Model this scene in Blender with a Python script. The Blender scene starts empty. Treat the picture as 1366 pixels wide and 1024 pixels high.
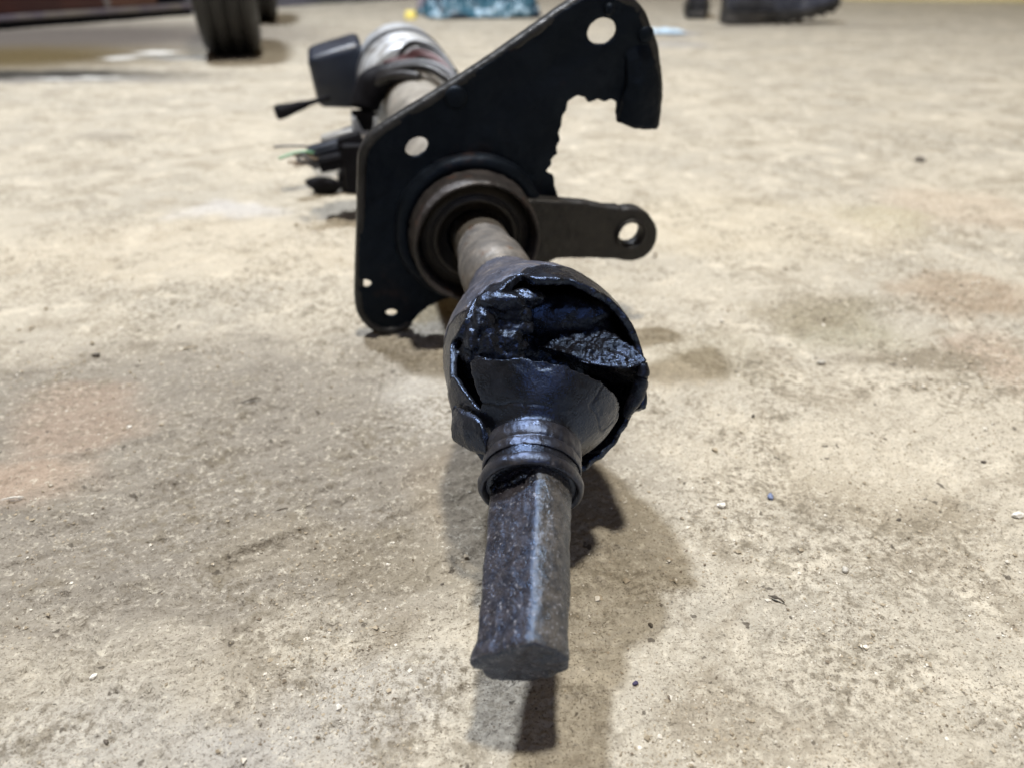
import bpy, bmesh, math, random
import numpy as np
from mathutils import Vector, Matrix
random.seed(7); rng = np.random.default_rng(11)
S = bpy.context.scene
COL = S.collection

# ------------------------------------------------------------------ camera
H = 0.20; TH = math.radians(29.2); FPX = 1024.0
CAM = np.array([0.0, 0.0, H])
F_ = np.array([0.0, math.cos(TH), -math.sin(TH)]); R_ = np.array([1.0, 0, 0]); U_ = np.array([0.0, math.sin(TH), math.cos(TH)])
cd = bpy.data.cameras.new('camera'); cam = bpy.data.objects.new('camera', cd); COL.objects.link(cam)
cam.location = CAM; cam.rotation_euler = (math.radians(90) - TH, 0, 0)
cd.sensor_width = 36; cd.lens = 36 * FPX / 1366; cd.clip_start = 0.005; cd.clip_end = 60
cd.dof.use_dof = True; cd.dof.focus_distance = 0.262; cd.dof.aperture_fstop = 27 / 3.0
S.camera = cam

# ------------------------------------------------------------------ world, lamps, exposure
W = bpy.data.worlds.new('World'); S.world = W; W.use_nodes = True
W.node_tree.nodes['Background'].inputs[0].default_value = (1.0, 0.64, 0.27, 1); W.node_tree.nodes['Background'].inputs[1].default_value = 0.105
S.view_settings.view_transform = 'Standard'; S.view_settings.look = 'None'; S.view_settings.gamma = 1; S.view_settings.exposure = 0
def area(name, loc, target, size, power, color, size_y=None):
    d = bpy.data.lights.new(name, 'AREA'); d.size = size; d.energy = power; d.color = color
    if size_y: d.shape = 'RECTANGLE'; d.size_y = size_y
    o = bpy.data.objects.new(name, d); COL.objects.link(o); o.location = loc
    o.rotation_euler = (Vector(target) - Vector(loc)).to_track_quat('-Z', 'Y').to_euler()
    return o
def bulb(name, loc, power, color, radius=0.06):
    d = bpy.data.lights.new(name, 'POINT'); d.energy = power; d.color = color; d.shadow_soft_size = radius
    o = bpy.data.objects.new(name, d); COL.objects.link(o); o.location = loc; return o
bulb('ceiling_lamp', (0.20, 0.06, 3.3), 500, (1.0, 0.92, 0.78), 0.12)
bulb('ceiling_lamp', (-0.86, 1.60, 3.3), 690, (0.88, 0.93, 1.0), 0.12)
area('sheen_light', (0.5, -2.6, 2.5), (0.1, 0.3, 0.0), 0.8, 17, (0.40, 0.58, 1.0), 0.7)  # unseen soft blue light behind the camera, added for sheen on rubber and steel
S.cycles.max_bounces = 6; S.cycles.diffuse_bounces = 3; S.cycles.glossy_bounces = 3

# ------------------------------------------------------------------ helpers
def at(px, py, z):
    "photo pixel at depth z along the view -> world point"
    return CAM + z * (F_ + R_ * (px - 683) / FPX + U_ * (512 - py) / FPX)
def ground(px, py, h=0.0):
    d = F_ + R_ * (px - 683) / FPX + U_ * (512 - py) / FPX
    return CAM + d * ((H - h) / -d[2])
def nrm(v): v = np.asarray(v, float); return v / np.linalg.norm(v)

def _hash(i, j, k, seed):
    n = (i.astype(np.int64) * 374761393 + j.astype(np.int64) * 668265263 + k.astype(np.int64) * 2147483647 + seed * 1274126177) & 0x7fffffff
    n = ((n ^ (n >> 13)) * 1274126177) & 0x7fffffff
    n = ((n ^ (n >> 16)) * 668265263) & 0x7fffffff
    return (n & 0xffff) / 32767.5 - 1.0
def noise2(x, y, seed=0):
    i = np.floor(x); j = np.floor(y); fx = x - i; fy = y - j
    ux = fx * fx * fx * (fx * (fx * 6 - 15) + 10); uy = fy * fy * fy * (fy * (fy * 6 - 15) + 10)
    z = np.zeros_like(i)
    a = _hash(i, j, z, seed); b = _hash(i + 1, j, z, seed); c = _hash(i, j + 1, z, seed); d = _hash(i + 1, j + 1, z, seed)
    return (a + (b - a) * ux) * (1 - uy) + (c + (d - c) * ux) * uy
def fbm2(x, y, s, o=4, seed=0, gain=0.5):
    t = 0; a = 1.0
    for k in range(o):
        t = t + a * noise2(x * s + 17.3 * k, y * s - 9.1 * k, seed + k); s *= 2.03; a *= gain
    return t
def noise3(P, s, seed=0):
    x, y, z = P[:, 0] * s + 31.7, P[:, 1] * s + 11.3, P[:, 2] * s + 57.9
    i = np.floor(x); j = np.floor(y); k = np.floor(z); fx = x - i; fy = y - j; fz = z - k
    fx = fx * fx * (3 - 2 * fx); fy = fy * fy * (3 - 2 * fy); fz = fz * fz * (3 - 2 * fz)
    r = 0
    for a in (0, 1):
        for b in (0, 1):
            for c in (0, 1):
                r = r + _hash(i + a, j + b, k + c, seed) * (fx if a else 1 - fx) * (fy if b else 1 - fy) * (fz if c else 1 - fz)
    return r
def fbm3(P, s, o=3, seed=0):
    t = 0; a = 1.0
    for q in range(o): t = t + a * noise3(P, s, seed + q); s *= 2.1; a *= 0.5
    return t

def mesh_np(name, V, F, smooth=True):
    me = bpy.data.meshes.new(name); me.from_pydata([tuple(v) for v in V], [], [tuple(int(i) for i in f) for f in F])
    if smooth: me.polygons.foreach_set('use_smooth', [True] * len(me.polygons))
    me.validate(); me.update(); return me
def getv(me):
    a = np.empty(len(me.vertices) * 3); me.vertices.foreach_get('co', a); return a.reshape(-1, 3)
def getn(me):
    a = np.empty(len(me.vertices) * 3); me.vertices.foreach_get('normal', a); return a.reshape(-1, 3)
def setv(me, V): me.vertices.foreach_set('co', V.astype(np.float32).ravel()); me.update()
def rough_up(me, specs):
    "push vertices along their normals by noise: (amplitude, scale, octaves, seed)"
    V = getv(me); n = getn(me); d = np.zeros(len(V))
    for amp, s, o, sd in specs: d += amp * fbm3(V, s, o, sd)
    setv(me, V + n * d[:, None])
def bake(me, mods):
    "evaluate modifiers on a mesh and hand back the result"
    o = bpy.data.objects.new('tmp', me); COL.objects.link(o)
    for t, kw in mods:
        m = o.modifiers.new(t, t)
        for k, v in kw.items(): setattr(m, k, v)
    dg = bpy.context.evaluated_depsgraph_get(); dg.update()
    r = bpy.data.meshes.new_from_object(o.evaluated_get(dg))
    bpy.data.objects.remove(o); r.polygons.foreach_set('use_smooth', [True] * len(r.polygons)); return r
def remesh(me, voxel, smooth=2, f=0.5):
    m = [('REMESH', dict(mode='VOXEL', voxel_size=voxel, use_smooth_shade=True))]
    if smooth: m.append(('SMOOTH', dict(iterations=smooth, factor=f)))
    return bake(me, m)

def obj(name, me, mat, parent=None):
    o = bpy.data.objects.new(name, me); COL.objects.link(o)
    me.materials.clear(); me.materials.append(mat)
    if parent:
        o.parent = parent
        if parent.type == 'EMPTY': o.matrix_parent_inverse = Matrix.Translation(-parent.location)   # meshes are modelled in world coordinates
    return o
def thing(name, loc, label, cat, group=None):
    o = bpy.data.objects.new(name, None); COL.objects.link(o); o.location = loc; o.empty_display_size = 0.02
    return tag(o, label, cat, group)
def tag(o, label, cat, group=None):
    o['label'] = label; o['category'] = cat
    if group: o['group'] = group
    return o
def struct(o): o['kind'] = 'structure'; return o

def frame(a, up=(0, 0, 1)):
    "axis a -> (e1, e2): e1 across, e2 up"
    a = nrm(a); up = np.asarray(up, float); e2 = nrm(up - a * up.dot(a)); e1 = np.cross(e2, a); return e1, e2
def grid_faces(nr, nc, wrap=True):
    f = []
    for r in range(nr - 1):
        for c in range(nc if wrap else nc - 1):
            c2 = (c + 1) % nc; f.append((r * nc + c, r * nc + c2, (r + 1) * nc + c2, (r + 1) * nc + c))
    return f
def loft(rings, cap=True, close=False):
    "list of (n,3) rings -> verts, faces"
    n = len(rings[0]); V = np.vstack(rings); F = grid_faces(len(rings), n)
    if close: F += [((len(rings) - 1) * n + c, (len(rings) - 1) * n + (c + 1) % n, (c + 1) % n, c) for c in range(n)]
    elif cap: F += [tuple(range(n))[::-1], tuple(range((len(rings) - 1) * n, len(rings) * n))]
    return V, F
def lathe(O, a, prof, n=64, cap=True, close=False):
    "prof: list of (distance along a, radius)"
    a = nrm(a); e1, e2 = frame(a, (0, 0, 1) if abs(a[2]) < .95 else (0, 1, 0)); ph = np.linspace(0, 2 * math.pi, n, endpoint=False)
    cs = np.cos(ph)[:, None] * e1 + np.sin(ph)[:, None] * e2
    return loft([np.asarray(O) + a * s + cs * r for s, r in prof], cap, close)
def tube_pts(P, r, n=10):
    P = [np.asarray(p, float) for p in P]; rings = []; up = np.array([0.13, 0.2, 1.0])
    for i, p in enumerate(P):
        t = nrm(P[min(i + 1, len(P) - 1)] - P[max(i - 1, 0)]); e1, e2 = frame(t, up); rr = r[i] if hasattr(r, '__len__') else r
        ph = np.linspace(0, 2 * math.pi, n, endpoint=False)
        rings.append(p + rr * (np.cos(ph)[:, None] * e1 + np.sin(ph)[:, None] * e2))
    return loft(rings)
def spline(pts, n=40):
    "Catmull-Rom through points"
    P = [np.asarray(p, float) for p in pts]; P = [2 * P[0] - P[1]] + P + [2 * P[-1] - P[-2]]; out = []
    m = len(P) - 3
    for k in range(n):
        u = k / (n - 1) * m; i = min(int(u), m - 1); t = u - i; a, b, c, d = P[i:i + 4]
        out.append(0.5 * ((2 * b) + (c - a) * t + (2 * a - 5 * b + 4 * c - d) * t * t + (3 * b - a - 3 * c + d) * t ** 3))
    return out
def join(*vf):
    V = []; F = []; k = 0
    for v, f in vf: V.append(np.asarray(v)); F += [tuple(i + k for i in q) for q in f]; k += len(v)
    return np.vstack(V), F
def box(c, ax, half):
    "box: centre, three axes, half sizes"
    V = [np.asarray(c) + sum(s[i] * half[i] * np.asarray(ax[i]) for i in range(3)) for s in [(-1,-1,-1),(1,-1,-1),(1,1,-1),(-1,1,-1),(-1,-1,1),(1,-1,1),(1,1,1),(-1,1,1)]]
    return np.array(V), [(0,3,2,1),(4,5,6,7),(0,1,5,4),(1,2,6,5),(2,3,7,6),(3,0,4,7)]
def bevbox(name, c, ax, half, bev):
    return bake(mesh_np(name, *box(c, ax, half), smooth=False), [('BEVEL', dict(width=bev, segments=3, limit_method='NONE'))])
def blob(c, r, seed, amp=0.3, sub=3, sc=(1, 1, 1), freq=1.3):
    bm = bmesh.new(); bmesh.ops.create_icosphere(bm, subdivisions=sub, radius=1.0)
    V = np.array([v.co[:] for v in bm.verts]); F = [tuple(v.index for v in f.verts) for f in bm.faces]; bm.free()
    V = V * (1 + amp * fbm3(V + seed * 3.7, freq, 3, seed))[:, None]
    return np.asarray(c) + V * r * np.asarray(sc), F
def plate2d(name, loops, O, e1, e2, nn, thick, bevel=0.0):
    "flat plate with holes: loops of (u,v) in the plane (O, e1, e2), filled and given thickness"
    cu = bpy.data.curves.new(name, 'CURVE'); cu.dimensions = '2D'; cu.fill_mode = 'BOTH'
    cu.extrude = thick / 2 - bevel; cu.bevel_depth = bevel; cu.bevel_resolution = 1
    for L in loops:
        sp = cu.splines.new('POLY'); sp.points.add(len(L) - 1)
        for p, (u, v) in zip(sp.points, L): p.co = (u, v, 0, 1)
        sp.use_cyclic_u = True
    o = bpy.data.objects.new('tmp', cu); COL.objects.link(o); dg = bpy.context.evaluated_depsgraph_get(); dg.update()
    me = bpy.data.meshes.new_from_object(o.evaluated_get(dg)); bpy.data.objects.remove(o)
    V = getv(me); setv(me, np.asarray(O) + V[:, :1] * e1 + V[:, 1:2] * e2 + V[:, 2:] * nn); return me

# ------------------------------------------------------------------ materials
class NT:
    def __init__(s, name):
        s.m = bpy.data.materials.new(name); s.m.use_nodes = True; s.t = s.m.node_tree; s.b = s.t.nodes['Principled BSDF']
        s.co = s.n('ShaderNodeTexCoord').outputs['Object']
    def n(s, t, **kw):
        q = s.t.nodes.new(t)
        for k, v in kw.items(): setattr(q, k, v)
        return q
    def put(s, sock, v):
        if isinstance(v, bpy.types.NodeSocket): s.t.links.new(v, sock)
        elif isinstance(v, (tuple, list)) and sock.type == 'RGBA': sock.default_value = (*v[:3], 1)
        else: sock.default_value = v
    def noise(s, scale, detail=4, rough=0.55, dist=0.0, vec=None, fac=True):
        q = s.n('ShaderNodeTexNoise'); s.put(q.inputs['Vector'], vec or s.co)
        for k, v in (('Scale', scale), ('Detail', detail), ('Roughness', rough), ('Distortion', dist)): q.inputs[k].default_value = v
        return q.outputs[0 if fac else 1]
    def voro(s, scale, feature='F1', vec=None, out='Distance'):
        q = s.n('ShaderNodeTexVoronoi', feature=feature); s.put(q.inputs['Vector'], vec or s.co); q.inputs['Scale'].default_value = scale; return q.outputs[out]
    def math(s, op, a, b=0.0, clamp=False):
        q = s.n('ShaderNodeMath', operation=op, use_clamp=clamp); s.put(q.inputs[0], a); s.put(q.inputs[1], b); return q.outputs[0]
    def mapr(s, v, a, b, c=0.0, d=1.0):
        q = s.n('ShaderNodeMapRange', clamp=True); q.interpolation_type = 'SMOOTHSTEP'
        for i, x in enumerate((v, a, b, c, d)): s.put(q.inputs[i], x)
        return q.outputs[0]
    def mix(s, f, a, b, mode='MIX'):
        q = s.n('ShaderNodeMix', data_type='RGBA', blend_type=mode); s.put(q.inputs[0], f); s.put(q.inputs[6], a); s.put(q.inputs[7], b); return q.outputs[2]
    def bump(s, h, strength, dist, prev=None):
        q = s.n('ShaderNodeBump'); q.inputs['Strength'].default_value = strength; q.inputs['Distance'].default_value = dist; s.put(q.inputs['Height'], h)
        if prev: s.put(q.inputs['Normal'], prev)
        return q.outputs[0]
    def stretch(s, rot, sc):
        q = s.n('ShaderNodeMapping'); s.put(q.inputs[0], s.co); q.inputs['Rotation'].default_value = rot; q.inputs['Scale'].default_value = sc; return q.outputs[0]
    def done(s, col, rough, normal=None, metallic=0.0, spec=0.5, tint=None):
        s.put(s.b.inputs['Base Color'], col); s.put(s.b.inputs['Roughness'], rough); s.put(s.b.inputs['Metallic'], metallic)
        s.b.inputs['Specular IOR Level'].default_value = spec
        if tint: s.b.inputs['Specular Tint'].default_value = (*tint, 1)
        if normal: s.put(s.b.inputs['Normal'], normal)
        return s.m

def worn(name, c1, c2, scale, patch=None, pthr=(0.55, 0.7), pscale=None, rough=(0.4, 0.6), bumps=((400, 0.3, 0.0006),), metallic=0.0, spec=0.5, specks=None, tint=None):
    t = NT(name)
    n1 = t.noise(scale, 5, 0.6); col = t.mix(t.mapr(n1, 0.35, 0.65), c1, c2)
    ro = t.mapr(t.noise(scale * 2.3, 4), 0.3, 0.7, rough[0], rough[1])
    if patch:
        pm = t.mapr(t.noise(pscale or scale * 0.7, 6, 0.65, 0.4), pthr[0], pthr[1]); col = t.mix(pm, col, patch); ro = t.math('MAXIMUM', ro, t.math('MULTIPLY', pm, 0.8))
    if specks:
        sm = t.mapr(t.noise(specks[0], 3, 0.5), specks[1], specks[1] + 0.06); col = t.mix(sm, col, specks[2])
    nn = None
    for bs, st, ds in bumps: nn = t.bump(t.noise(bs, 4, 0.6), st, ds, nn)
    return t.done(col, ro, nn, metallic, spec, tint)

M = {}
M['rubber'] = worn('cracked_rubber', (0.0045, 0.005, 0.007), (0.011, 0.0115, 0.015), 90, (0.035, 0.033, 0.033), (0.62, 0.80), 160, (0.22, 0.36), ((300, 0.30, 0.0010), (1200, 0.38, 0.0005)), spec=0.85, tint=(0.38, 0.56, 1.0))
M['crust'] = worn('crumbled_rubber', (0.004, 0.004, 0.006), (0.010, 0.010, 0.013), 160, None, rough=(0.20, 0.38), bumps=((520, 0.6, 0.0010), (1500, 0.3, 0.0004)), spec=0.5, tint=(0.36, 0.55, 1.0))
M['rib'] = worn('dusty_rubber_collar', (0.010, 0.010, 0.013), (0.024, 0.023, 0.026), 120, (0.050, 0.044, 0.041), (0.55, 0.75), 200, (0.26, 0.42), ((500, 0.4, 0.0007), (1600, 0.35, 0.0003)), spec=0.8, tint=(0.42, 0.58, 1.0))
M['neck'] = worn('dusty_blue_grey_neck', (0.040, 0.043, 0.060), (0.085, 0.082, 0.098), 130, (0.16, 0.14, 0.125), (0.52, 0.72), 90, (0.30, 0.5), ((420, 0.6, 0.0012), (1600, 0.6, 0.0005)), spec=0.8, specks=(700, 0.66, (0.02, 0.015, 0.015)), tint=(0.46, 0.62, 1.0))
M['black'] = worn('black_painted_steel', (0.0022, 0.0033, 0.0056), (0.0042, 0.0060, 0.0095), 40, (0.022, 0.012, 0.009), (0.58, 0.74), 34, (0.42, 0.62), ((220, 0.35, 0.0010), (900, 0.3, 0.0004)), spec=0.22, tint=(0.5, 0.68, 1.0))
M['edge'] = worn('scuffed_black_edge', (0.006, 0.007, 0.009), (0.020, 0.021, 0.024), 80, (0.05, 0.048, 0.048), (0.58, 0.74), 120, (0.36, 0.55), ((300, 0.4, 0.0008),), spec=0.4)
M['arm'] = worn('dark_oxidised_steel', (0.0066, 0.0068, 0.0080), (0.0115, 0.0110, 0.0118), 60, (0.026, 0.018, 0.014), (0.6, 0.8), 60, (0.45, 0.6), ((300, 0.35, 0.0008),), spec=0.45)
M['ring'] = worn('rusty_bearing_ring', (0.020, 0.019, 0.021), (0.042, 0.037, 0.038), 70, (0.055, 0.027, 0.019), (0.55, 0.70), 60, (0.45, 0.65), ((350, 0.5, 0.0010),), metallic=0.25)
M['inner'] = worn('grimy_bearing_seal', (0.010, 0.009, 0.008), (0.020, 0.017, 0.014), 120, None, rough=(0.5, 0.7), bumps=((500, 0.3, 0.0006),))
M['steel'] = worn('dull_dusty_steel', (0.095, 0.090, 0.087), (0.155, 0.142, 0.130), 110, (0.10, 0.062, 0.042), (0.56, 0.72), 130, (0.5, 0.7), ((600, 0.4, 0.0006),), metallic=0.35)
M['castgrey'] = worn('grey_cast_alloy', (0.34, 0.37, 0.42), (0.50, 0.53, 0.57), 35, (0.16, 0.15, 0.14), (0.56, 0.70), 40, (0.35, 0.5), ((200, 0.25, 0.001),), metallic=0.3)
M['tube'] = worn('rust_spotted_grey_tube', (0.20, 0.19, 0.175), (0.33, 0.31, 0.28), 40, (0.36, 0.15, 0.05), (0.62, 0.70), 55, (0.4, 0.6), ((200, 0.3, 0.001),), metallic=0.2)
M['plastic'] = worn('black_plastic', (0.008, 0.013, 0.026), (0.014, 0.021, 0.040), 30, None, rough=(0.34, 0.46), bumps=((600, 0.2, 0.0004),))
M['dullblack'] = worn('dull_black', (0.004, 0.004, 0.006), (0.008, 0.008, 0.011), 30, None, rough=(0.5, 0.7), bumps=((600, 0.2, 0.0004),), spec=0.10)
M['greyplast'] = worn('grey_plastic', (0.20, 0.20, 0.20), (0.30, 0.30, 0.29), 30, None, rough=(0.4, 0.6), bumps=((300, 0.2, 0.0004),))
M['wire_black'] = worn('black_wire_sleeve', (0.010, 0.010, 0.012), (0.03, 0.03, 0.035), 60, None, rough=(0.35, 0.5), bumps=((600, 0.2, 0.0003),))
M['wire_grey'] = worn('grey_wire_sleeve', (0.045, 0.05, 0.062), (0.09, 0.095, 0.11), 60, None, rough=(0.35, 0.5), bumps=((600, 0.2, 0.0003),))
M['wire_red'] = worn('dark_red_wire_sleeve', (0.045, 0.012, 0.014), (0.10, 0.04, 0.045), 60, None, rough=(0.4, 0.5), bumps=((600, 0.2, 0.0003),))
M['wire_green'] = worn('green_wire_sleeve', (0.12, 0.30, 0.16), (0.3, 0.5, 0.36), 60, None, rough=(0.4, 0.5), bumps=((600, 0.2, 0.0003),))
M['wire_brown'] = worn('brown_wire_sleeve', (0.12, 0.09, 0.06), (0.22, 0.17, 0.12), 60, None, rough=(0.4, 0.5), bumps=((600, 0.2, 0.0003),))
M['tyre'] = worn('tyre_rubber', (0.010, 0.010, 0.011), (0.022, 0.022, 0.022), 8, (0.05, 0.048, 0.044), (0.55, 0.8), 6, (0.5, 0.7), ((120, 0.3, 0.002),))
M['maroon'] = worn('maroon_paint', (0.028, 0.008, 0.008), (0.045, 0.012, 0.009), 5, (0.05, 0.025, 0.015), (0.55, 0.75), 4, (0.3, 0.5), ((60, 0.1, 0.002),))
M['rustbrown'] = worn('brown_oxide_paint', (0.07, 0.030, 0.018), (0.10, 0.045, 0.028), 6, None, rough=(0.5, 0.6), bumps=((60, 0.1, 0.002),))
M['trim'] = worn('dull_metal_trim', (0.11, 0.095, 0.12), (0.17, 0.15, 0.13), 12, None, rough=(0.4, 0.6), bumps=((60, 0.1, 0.002),), metallic=0.3)
M['leather'] = worn('black_boot_leather', (0.016, 0.019, 0.030), (0.040, 0.045, 0.065), 18, (0.09, 0.095, 0.12), (0.62, 0.8), 14, (0.35, 0.6), ((120, 0.3, 0.002),))
M['sole'] = worn('black_boot_sole', (0.012, 0.012, 0.013), (0.05, 0.047, 0.046), 14, None, rough=(0.6, 0.8), bumps=((120, 0.3, 0.002),))
M['wall'] = worn('dark_grey_wall', (0.06, 0.065, 0.06), (0.09, 0.09, 0.12), 3, None, rough=(0.7, 0.9), bumps=((20, 0.2, 0.004),))
M['ochre'] = worn('ochre_wall', (0.42, 0.36, 0.16), (0.5, 0.44, 0.24), 3, None, rough=(0.7, 0.9), bumps=((20, 0.2, 0.004),))
M['yellow'] = worn('yellow_plastic', (0.75, 0.62, 0.12), (0.8, 0.68, 0.2), 20, None, rough=(0.4, 0.5))

def film(name, c1, c2, c3, scale):
    t = NT(name); a = t.noise(scale, 2); col = t.mix(t.mapr(a, 0.42, 0.5), c1, c2); col = t.mix(t.mapr(t.noise(scale * 1.7, 2), 0.55, 0.6), col, c3)
    return t.done(col, 0.36, t.bump(t.noise(60, 4), 0.5, 0.01), 0.0, 0.5)
M['bluefilm'] = film('printed_blue_plastic_film', (0.012, 0.03, 0.055), (0.03, 0.10, 0.15), (0.26, 0.38, 0.48), 14)
M['whitefilm'] = film('white_plastic_film', (0.70, 0.78, 0.82), (0.45, 0.6, 0.75), (0.8, 0.82, 0.85), 10)
M['greyfilm'] = film('grey_paper', (0.30, 0.29, 0.34), (0.22, 0.20, 0.24), (0.5, 0.48, 0.5), 10)

# lower shaft: one flat side of bare dark metal, the round side filmed with tan dust
def shaft_mat(flat_n):
    t = NT('pitted_dark_shaft_steel')
    g = t.n('ShaderNodeNewGeometry'); dp = t.n('ShaderNodeVectorMath', operation='DOT_PRODUCT'); t.put(dp.inputs[0], g.outputs['Normal']); dp.inputs[1].default_value = tuple(flat_n)
    dq = t.n('ShaderNodeVectorMath', operation='DOT_PRODUCT'); t.put(dq.inputs[0], g.outputs['Normal']); dq.inputs[1].default_value = tuple(la)
    fl = t.math('MAXIMUM', t.mapr(dp.outputs['Value'], 0.86, 0.96), t.mapr(dq.outputs['Value'], 0.3, 0.6))
    dark = t.mix(t.mapr(t.noise(260, 5, 0.7), 0.35, 0.65), (0.014, 0.013, 0.019), (0.046, 0.042, 0.050))
    dust = t.mix(t.mapr(t.noise(300, 5, 0.7), 0.35, 0.68), (0.036, 0.035, 0.036), (0.098, 0.090, 0.083))
    col = t.mix(fl, dust, dark)
    pit = t.mapr(t.noise(800, 4, 0.7), 0.59, 0.68); col = t.mix(pit, col, (0.28, 0.28, 0.31))
    col = t.mix(t.mapr(t.noise(520, 3, 0.6), 0.64, 0.70), col, (0.012, 0.010, 0.010))
    nn = t.bump(t.noise(520, 5, 0.65), 0.6, 0.0010); nn = t.bump(t.noise(1500, 3), 0.4, 0.0003, nn)
    return t.done(col, t.mapr(t.noise(400, 3), 0.3, 0.7, 0.22, 0.42), nn, 0.12, 1.0, (0.36, 0.58, 1.0))

# ------------------------------------------------------------------ floor
def floor_material():
    t = NT('dirty_concrete')
    def P(px, py): return ground(px, py)
    warp = t.n('ShaderNodeVectorMath', operation='MULTIPLY_ADD')
    nz = t.n('ShaderNodeTexNoise'); t.put(nz.inputs['Vector'], t.co); nz.inputs['Scale'].default_value = 14; nz.inputs['Detail'].default_value = 4
    t.put(warp.inputs[0], nz.outputs['Color']); warp.inputs[1].default_value = (0.09, 0.09, 0); t.put(warp.inputs[2], t.co)
    off = t.n('ShaderNodeVectorMath', operation='ADD'); t.put(off.inputs[0], warp.outputs[0]); off.inputs[1].default_value = (-0.045, -0.045, 0)
    wco = off.outputs[0]
    def blotch(c, rx, ry, soft=0.6):
        mp = t.n('ShaderNodeMapping', vector_type='TEXTURE'); t.put(mp.inputs[0], wco); mp.inputs['Location'].default_value = (c[0], c[1], 0); mp.inputs['Scale'].default_value = (rx, ry, 1)
        ln = t.n('ShaderNodeVectorMath', operation='LENGTH'); t.put(ln.inputs[0], mp.outputs[0]); return t.mapr(ln.outputs['Value'], 1.0, 1.0 - soft)
    base = t.mix(t.mapr(t.noise(5, 5, 0.62, 0.3), 0.36, 0.64), (0.470, 0.430, 0.356), (0.390, 0.362, 0.308))
    base = t.mix(t.mapr(t.noise(21, 5, 0.65, 0.9), 0.48, 0.66, 0, 0.8), base, (0.28, 0.245, 0.19))
    base = t.mix(t.mapr(t.noise(34, 4, 0.6, 0.4), 0.52, 0.68, 0, 0.65), base, (0.62, 0.57, 0.475))
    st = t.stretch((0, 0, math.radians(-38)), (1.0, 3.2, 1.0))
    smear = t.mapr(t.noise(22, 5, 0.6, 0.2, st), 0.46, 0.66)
    left_shade = blotch(P(230, 600), 0.27, 0.16, 0.6)
    base = t.mix(t.math('MULTIPLY', smear, t.math('MULTIPLY', left_shade, 0.9)), base, (0.17, 0.148, 0.118))
    base = t.mix(t.math('MULTIPLY', left_shade, 0.85), base, (0.205, 0.187, 0.162))  # broad shadow over the left floor, painted into the colour
    for (px, py, rx, ry, c, k) in [
        (100, 560, .05, .035, (0.34, 0.245, 0.185), .5), (10, 640, .05, .03, (0.44, 0.32, 0.24), .5), (1345, 480, .04, .05, (0.38, 0.27, 0.20), .5),
        (1290, 280, .10, .10, (0.41, 0.32, 0.24), .45), (1180, 290, .05, .06, (0.33, 0.30, 0.19), .5), (1150, 660, .045, .03, (0.22, 0.185, 0.13), .6),
        (1120, 430, .05, .05, (0.24, 0.23, 0.15), .45), (1230, 480, .06, .025, (0.19, 0.16, 0.115), .8), (1290, 400, .07, .05, (0.30, 0.22, 0.15), .6), (1080, 410, .06, .04, (0.24, 0.205, 0.14), .6), (500, 730, .03, .022, (0.17, 0.15, 0.12), .7),
        (440, 720, .06, .022, (0.24, 0.21, 0.16), .5), (600, 540, .05, .045, (0.52, 0.50, 0.46), .5), (310, 282, .07, .03, (0.58, 0.58, 0.60), .6), (1000, 300, .2, .12, (0.55, 0.49, 0.38), .5), (1050, 600, .08, .05, (0.52, 0.47, 0.38), .45), (300, 330, .3, .12, (0.54, 0.48, 0.38), .5), (200, 990, .07, .03, (0.36, 0.355, 0.345), .5), (430, 960, .05, .03, (0.37, 0.365, 0.36), .4),  # the bluish-white blotch paints in the glare on a damp spot
        
        (150, 182, .06, .03, (0.20, 0.18, 0.15), .6), (560, 410, .035, .03, (0.33, 0.25, 0.10), .5), (900, 60, .12, .12, (0.33, 0.33, 0.34), .6), (1060, 36, .6, .10, (0.24, 0.22, 0.19), .6),
        (960, 470, .05, .04, (0.33, 0.30, 0.23), .45), (700, 700, .07, .05, (0.30, 0.265, 0.20), .45), (620, 650, .03, .04, (0.24, 0.20, 0.15), .5)]:
        base = t.mix(t.math('MULTIPLY', blotch(P(px, py), rx, ry), k), base, c)
    # grime lying in the hollows, crumbs and pale grains
    cl = t.mapr(t.noise(13, 5, 0.65, 0.8), 0.42, 0.60, 0.12, 1.0)
    g1 = t.noise(330, 6, 0.72); g2 = t.noise(95, 5, 0.66, 0.4); g3 = t.noise(1100, 3, 0.6)
    base = t.mix(t.math('MULTIPLY', t.mapr(g2, 0.50, 0.66), t.math('MULTIPLY', cl, 0.75)), base, (0.20, 0.175, 0.130))
    base = t.mix(t.math('MULTIPLY', t.mapr(g1, 0.52, 0.38), t.math('MULTIPLY', cl, 0.85)), base, (0.165, 0.142, 0.106))
    base = t.mix(t.mapr(g1, 0.53, 0.66, 0, 0.5), base, (0.64, 0.60, 0.51))
    base = t.mix(t.math('MULTIPLY', t.mapr(g3, 0.43, 0.35), 0.7), base, (0.12, 0.10, 0.075))
    base = t.mix(t.mapr(t.noise(190, 2, 0.5, 0, t.stretch((0.3, 0.2, 0.5), (1, 1, 1))), 0.70, 0.74, 0, 0.8), base, (0.07, 0.058, 0.045))
    for (px, py, rx, ry, c, k) in [(90, 50, 1.0, .80, (0.105, 0.092, 0.082), 1.0), (-10, 77, .62, .40, (0.085, 0.062, 0.024), 1.0), (20, 100, .55, .12, (0.026, 0.024, 0.020), 1.0), (90, 108, .36, .06, (0.16, 0.155, 0.15), .8),  # widest blotch paints in overhead shade on the wet far-left floor
                                   (162, 77, .06, .06, (0.64, 0.64, 0.62), .95), (211, 70, .06, .06, (0.68, 0.68, 0.66), .95), (112, 104, .14, .025, (0.52, 0.52, 0.50), .8), (240, 77, .12, .05, (0.24, 0.26, 0.28), .7), (895, 44, .10, .14, (0.30, 0.33, 0.40), .6)]:
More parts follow.
